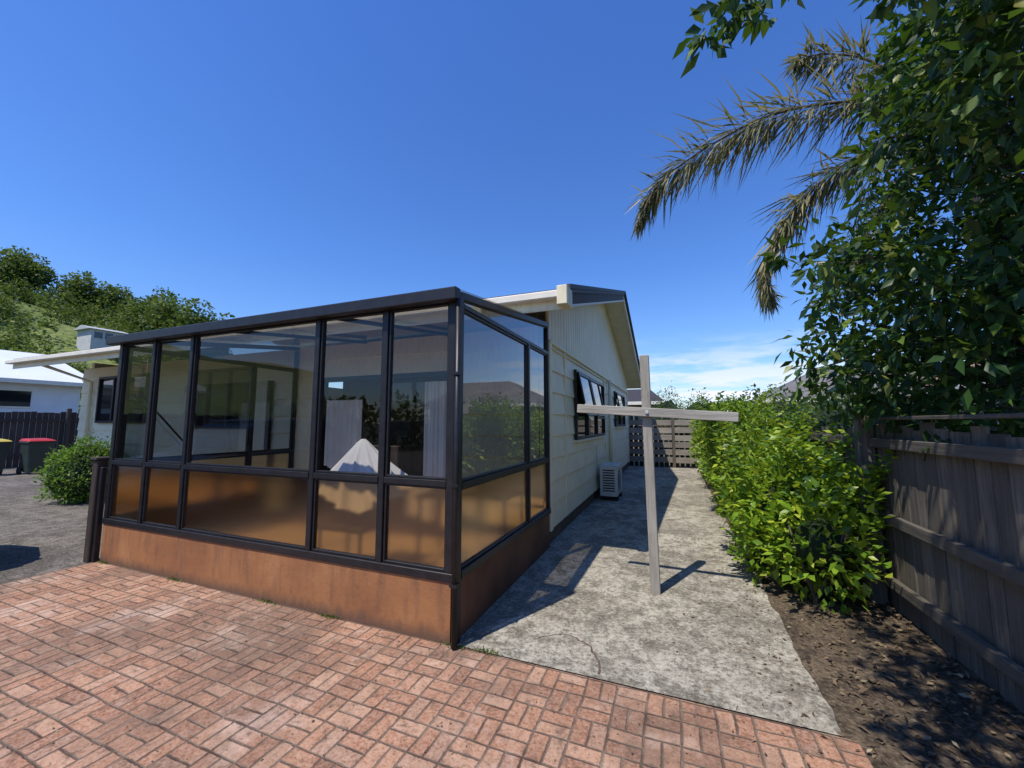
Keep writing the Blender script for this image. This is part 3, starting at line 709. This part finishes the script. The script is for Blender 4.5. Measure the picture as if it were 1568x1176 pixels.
# ---------------------------------------------------------------- hill + distant trees
def A(az):
    return float(np.interp(az,[-130,-100,-85,-76,-70,-64,-60,-56,-50],[.12,.19,.205,.205,.195,.185,.16,.09,.0]))
def hh(r,az):
    t=min(1,max(0,(r-38)/85)); s=t*t*(3-2*t)
    return A(az)*123*s+.8*math.sin(r*.13+az*.4)*s
V=[];F=[];rs=np.linspace(36,230,60); azs=np.linspace(-130,-50,110)
for r in rs:
    for az in azs: 
        a=math.radians(az); V.append((r*math.sin(a),r*math.cos(a),hh(r,az)-(.3 if r<38 else 0)))
na=len(azs)
for i in range(len(rs)-1):
    for j in range(na-1): F.append((i*na+j,i*na+j+1,(i+1)*na+j+1,(i+1)*na+j))
def mat_hill():
    m,nt,out=newmat('hill_grass'); n=noise(nt,.09,8,rough=.7); f_=noise(nt,1.2,6)
    col=ramp(nt,n,[(.35,(.07,.115,.022)),(.5,(.15,.20,.03)),(.65,(.23,.26,.07))])
    col=mixc(nt,ramp(nt,f_,[(.4,.6),(.6,0.)]),col,(.04,.065,.02))
    principled(nt,out,col,.95,f_,.8,.5); return m
o=meshobj('hill',V,F,mat_hill(),None,True); fixn(o)
DT=empty('distant_trees')
P=[];D=[];L=[]
def crownpts(cx,cy,cz,r,n,sz,zs=.8):
    nb=9
    bl=sph(nb)*rng.uniform(.3,.75,(nb,1))*r; bl[:,2]*=zs
    k=rng.integers(0,nb,n); d=sph(n)
    p=bl[k]+d*rng.uniform(.6,1.0,(n,1))*r*.45
    P.append(p+np.array([cx,cy,cz])); D.append(d+rng.normal(size=(n,3))*.6); L.append(rng.uniform(.6,1.3,n)*sz)
for i in range(640):
    az=random.uniform(-90,-56.5); r=random.choice([random.uniform(50,125),random.uniform(98,126)]); a=math.radians(az)
    if az>-60 and r>80: continue
    R=random.choice([random.uniform(.9,2.0),random.uniform(1.6,3.8)])
    if abs(az+68.2)<3.0 and r<80: R=min(R,1.2)
    crownpts(r*math.sin(a),r*math.cos(a),hh(r,az)+R*.5,R,270,.46*max(.6,R/3.4),random.uniform(.6,1.3))
for az,r,R,dz in ((-60.8,78,4.4,8.2),(-62.7,84,4.2,7.4),(-59.6,80,3.6,6.6),(-64.5,95,4.0,6.0),(-67.5,110,4,5),(-70.5,112,3.5,5.5),(-73.5,115,4,7.5),(-75.5,112,4,5)):
    a=math.radians(az); z=hh(r,az)
    for q in range(3): crownpts(r*math.sin(a)+random.uniform(-1,1),r*math.cos(a)+random.uniform(-1,1),z+dz-3+q*1.5,R,1300,.5)
    tube('trunk',[(r*math.sin(a),r*math.cos(a),z-1),(r*math.sin(a),r*math.cos(a),z+dz)],[.5,.25],BARK,DT)
for az in list(np.arange(2,34,2.2)):
    r=random.uniform(38,60); a=math.radians(az); R=random.uniform(1.2,2.4); crownpts(r*math.sin(a),r*math.cos(a),random.uniform(1.0,2.0),R,260,.4)
for i in range(26):
    x=-26+i*1.9; crownpts(x,-15-random.uniform(0,2),random.uniform(1.2,2.4),random.uniform(1.6,2.4),300,.4)
P=np.concatenate(P);D=np.concatenate(D);L=np.concatenate(L)
leaves('foliage',P,D,L,L*.38,LEAFD,DT)

# ---------------------------------------------------------------- neighbour buildings
def house(name,x0,x1,y0_,y1,ez,rz_,wall,roof,axis='x',hip=0,ov=.5,wins=True,wh=1.5):
    e=empty(name)
    box('walls',x0,x1,y0_,y1,0,ez-.02,wall,e)
    X0,X1_,Y0,Y1=x0-ov,x1+ov,y0_-ov,y1+ov
    if axis=='x':
        ym=(Y0+Y1)/2; V=[(X0,Y0,ez),(X1_,Y0,ez),(X1_,Y1,ez),(X0,Y1,ez),(X0+hip,ym,rz_),(X1_-hip,ym,rz_)]
        F=[(0,1,5,4),(2,3,4,5),(1,2,5),(3,0,4),(3,2,1,0)]
    else:
        xm=(X0+X1_)/2; V=[(X0,Y0,ez),(X1_,Y0,ez),(X1_,Y1,ez),(X0,Y1,ez),(xm,Y0+hip,rz_),(xm,Y1-hip,rz_)]
        F=[(0,1,4),(1,2,5,4),(2,3,5),(3,0,4,5),(3,2,1,0)]
    meshobj('roof',V,F,roof,e)
    boxes('fascia',[(X0-.02,X1_+.02,Y0-.06,Y0-.003,ez-.12,ez+.06),(X0-.02,X1_+.02,Y1+.003,Y1+.06,ez-.12,ez+.06),(X0-.06,X0-.003,Y0,Y1,ez-.12,ez+.06),(X1_+.003,X1_+.06,Y0,Y1,ez-.12,ez+.06)],WHITE,e)
    if wins:
        L=[];G=[]; zb=ez-wh; zt=ez-.45
        def wy(y,s):
            for k in range(3):
                xa=x0+(x1-x0)*(.12+.3*k); xb=xa+(x1-x0)*.18
                ya_,yb_=(y-.02,y) if s<0 else (y,y+.02); yc,yd=(y-.04,y) if s<0 else (y,y+.04)
                G.append((xa,xb,ya_,yb_,zb,zt)); L.append((xa-.06,xb+.06,yc,yd,zb-.08,zb-.005)); L.append((xa-.06,xb+.06,yc,yd,zt+.005,zt+.07)); xm_=(xa+xb)/2; L.append((xm_-.03,xm_+.03,yc,yd,zb,zt))
        def wx(x,s):
            for k in range(3):
                ya=y0_+(y1-y0_)*(.12+.3*k); yb_=ya+(y1-y0_)*.18
                xa,xb=(x,x+.02) if s>0 else (x-.02,x); xc,xd=(x,x+.04) if s>0 else (x-.04,x)
                G.append((xa,xb,ya,yb_,zb,zt)); L.append((xc,xd,ya-.06,yb_+.06,zb-.08,zb-.005)); L.append((xc,xd,ya-.06,yb_+.06,zt+.005,zt+.07))
                for q in (.33,.66):
                    ym_=ya+(yb_-ya)*q; L.append((xc,xd,ym_-.04,ym_+.04,zb,zt))
        wy(y0_,-1); wy(y1,1); wx(x0,-1); wx(x1,1)
        boxes('windows',G,DGLASS,e); boxes('window_trim',L,WHITE,e)
    return e
def mat_tiles(name,c):
    m,nt,out=newmat(name)
    sx=N(nt,'ShaderNodeSeparateXYZ'); nt.links.new(pos(nt),sx.inputs[0])
    zz=M(nt,'FRACT',M(nt,'MULTIPLY',sx.outputs[2],9)); n=noise(nt,1.2,6)
    col=ramp(nt,n,[(.3,tuple(x*.7 for x in c)),(.7,tuple(x*1.25 for x in c))])
    col=mixc(nt,M(nt,'MULTIPLY',M(nt,'LESS_THAN',zz,.18),.5),col,tuple(x*.4 for x in c))
    principled(nt,out,col,.75,zz,.6,.03); return m
TILEG=mat_tiles('grey_roof_tiles',(.16,.145,.135)); TILEB=mat_tiles('tan_roof_tiles',(.30,.19,.12))
WROOF=simple('white_metal_roof',(.72,.73,.74),.4,.05,.8)
WWALL=simple('white_weatherboard',(.72,.73,.74),.6,.06,2); BRW=simple('brick_wall_paint',(.30,.24,.19),.8,.2,2)
house('white_neighbour_house',-38,-27.5,-6,10.4,3.45,5.4,WWALL,WROOF,'y',0,.6,True,1.15)
house('neighbour_house',4.2,13.2,20.5,28,2.55,4.3,BRW,TILEG,'x',3.2)
house('neighbour_house.001',7.2,13,8.5,17,2.5,4.3,simple('tan_wall',(.45,.38,.27),.8,.1,2),TILEB,'y',2.5)
house('neighbour_house.002',-16,-4,-26,-19,2.8,4.9,BRW,ROOFD,'x',2)
house('neighbour_house.003',3.5,9.5,45,51,3.6,4.9,WWALL,WROOF,'x',0)
house('neighbour_house.004',-3.4,-.8,24,29,2.7,3.7,BRW,ROOFD,'x',1)
a=math.radians(-68.2); r=78; hx,hy=r*math.sin(a),r*math.cos(a); hz=hh(r,-68.2)+1.0
e=empty('hillside_house'); box('walls',hx-1.8,hx+1.8,hy-1.8,hy+1.8,hz-3.5,hz+1.8,simple('pale_grey_wall',(.5,.5,.5),.7,.1,2),e); boxes('windows',[(hx+1.8,hx+1.85,hy-1.5+i*1.1,hy-.7+i*1.1,hz+.7,hz+1.5) for i in range(3)],DGLASS,e)
prism_y('roof',[(hx-2.2,hz+1.82),(hx+2.2,hz+1.82),(hx,hz+2.4)],hy-2.2,hy+2.2,GREYM,e)

V=[];F=[];n=160
for i in range(n+1):
    az=math.radians(-20+i*70/n); h=70+45*math.sin(i*.13)+18*math.sin(i*.41+1)+8*math.sin(i*1.1)
    h=max(20,h)
    V+=[(2400*math.sin(az),2400*math.cos(az),-5),(2500*math.sin(az),2500*math.cos(az),h)]
    if i: F.append((2*i-2,2*i,2*i+1,2*i-1))
meshobj('distant_mountains',V,F,simple('mountain_haze',(.13,.19,.28),1,.1,.002,bstr=0),None,True)

# ---------------------------------------------------------------- parked car
car=empty('parked_car')
CP=simple('car_paint',(.03,.04,.06),.25,.05,3,spec=.7)
cx0,cx1=-8.5,-6.78; dy=.0
body=[(1.80,.35),(1.84,.7),(1.78,.92),(.9,1.04),(-1.9,1.07),(-2.35,.95),(-2.4,.4),(-2.1,.28),(1.6,.28)]
cab=[(.95+dy,1.05),(.25+dy,1.55),(-1.3,1.6),(-2.1,1.09)]
bev(prism_x('body',body,cx0,cx1,CP,car),.06,3)
bev(prism_z('bumper_nose',[(-6.80,1.70),(-6.86,1.88),(-7.12,2.02),(-7.62,2.17),(-8.1,2.08),(-8.38,1.92),(-8.47,1.7)],.36,.90,CP,car),.05,3)
o=prism_x('cabin_glass',cab,cx0+.14,cx1-.14,DGLASS,car); bev(o,.05,2)
bev(prism_x('cabin_roof',[(.22+dy,1.56),(-1.28,1.61),(-1.25,1.66),(.18+dy,1.61)],cx0+.16,cx1-.16,CP,car),.015)
for i,(yy,xx) in enumerate(((1.15,cx1-.1),(-1.6,cx1-.1),(1.15,cx0+.1),(-1.6,cx0+.1))):
    s=.1; tube(f'wheel_{i+1}',[(xx-s,yy,.32),(xx+s+.01,yy,.32)],[.32,.32],BLACK,car,24); tube(f'hub_{i+1}',[(xx-s-.01,yy,.32),(xx+s+.02,yy,.32)],[.19,.19],GREYM,car,16)
bev(box('wing_mirror',cx1+.01,cx1+.2,.55,.7,1.02,1.16,CP,car),.03,2)
boxes('headlights',[(cx0+.1,cx0+.4,1.9,2.06,.66,.78),(cx1-.4,cx1-.12,1.85,2.03,.66,.78)],WHITE,car,.02)

# ---------------------------------------------------------------- light, sky, camera
sd=Vector((-.22,-.48,1)).normalized()
el=math.asin(sd.z); rot=math.atan2(sd.x,sd.y)
su=bpy.data.lights.new('sun','SUN'); su.energy=5.0; su.angle=math.radians(.53); su.color=(1,.94,.84)
so=bpy.data.objects.new('sun',su); so.rotation_euler=(-sd).to_track_quat('-Z','Y').to_euler(); COL.objects.link(so)
w=bpy.data.worlds.new('World'); S.world=w; w.use_nodes=True; nt=w.node_tree; nt.nodes.clear()
sky=N(nt,'ShaderNodeTexSky'); sky.sky_type='NISHITA'; sky.sun_disc=False; sky.sun_elevation=el; sky.sun_rotation=rot
sky.air_density=1.0; sky.dust_density=.3; sky.ozone_density=2.5
tc=N(nt,'ShaderNodeTexCoord'); sx=N(nt,'ShaderNodeSeparateXYZ'); nt.links.new(tc.outputs['Generated'],sx.inputs[0])
nz=noise(nt,3.5,8,vec=tc.outputs['Generated'],sc=(1.5,1.5,9),rough=.62)
band=ramp(nt,sx.outputs[2],[(0,1.),(.07,1.),(.13,.6),(.20,0.)])
dirm=N(nt,'ShaderNodeVectorMath'); dirm.operation='DOT_PRODUCT'; nt.links.new(tc.outputs['Generated'],dirm.inputs[0]); dirm.inputs[1].default_value=(.12,.99,0)
dm=ramp(nt,dirm.outputs['Value'],[(.92,0.),(.975,1.)])
cl=M(nt,'MULTIPLY',M(nt,'MULTIPLY',ramp(nt,nz,[(.42,0.),(.56,1.)]),band),dm)
tint=ramp(nt,sx.outputs[2],[(0,(.95,1.0,1.12)),(.12,(.78,1.0,1.32)),(.35,(.60,.95,1.50)),(.9,(.48,.86,1.58))])
tm=N(nt,'ShaderNodeVectorMath'); tm.operation='MULTIPLY'; nt.links.new(sky.outputs[0],tm.inputs[0]); nt.links.new(tint,tm.inputs[1])
col=mixc(nt,M(nt,'MULTIPLY',cl,.9),tm.outputs[0],(7.0,7.2,7.4))
bg=N(nt,'ShaderNodeBackground'); bg.inputs[1].default_value=.138; nt.links.new(col,bg.inputs[0])
ow=N(nt,'ShaderNodeOutputWorld'); nt.links.new(bg.outputs[0],ow.inputs[0])
cam=bpy.data.cameras.new('camera'); cam.lens=14.0; cam.sensor_width=36; cam.clip_start=.05; cam.clip_end=8000
co=bpy.data.objects.new('camera',cam); co.location=(0,0,1.55); co.rotation_euler=(math.radians(95.6),0,math.radians(21.9)); COL.objects.link(co)
S.camera=co
S.view_settings.view_transform='Standard'; S.view_settings.look='None'; S.view_settings.exposure=0
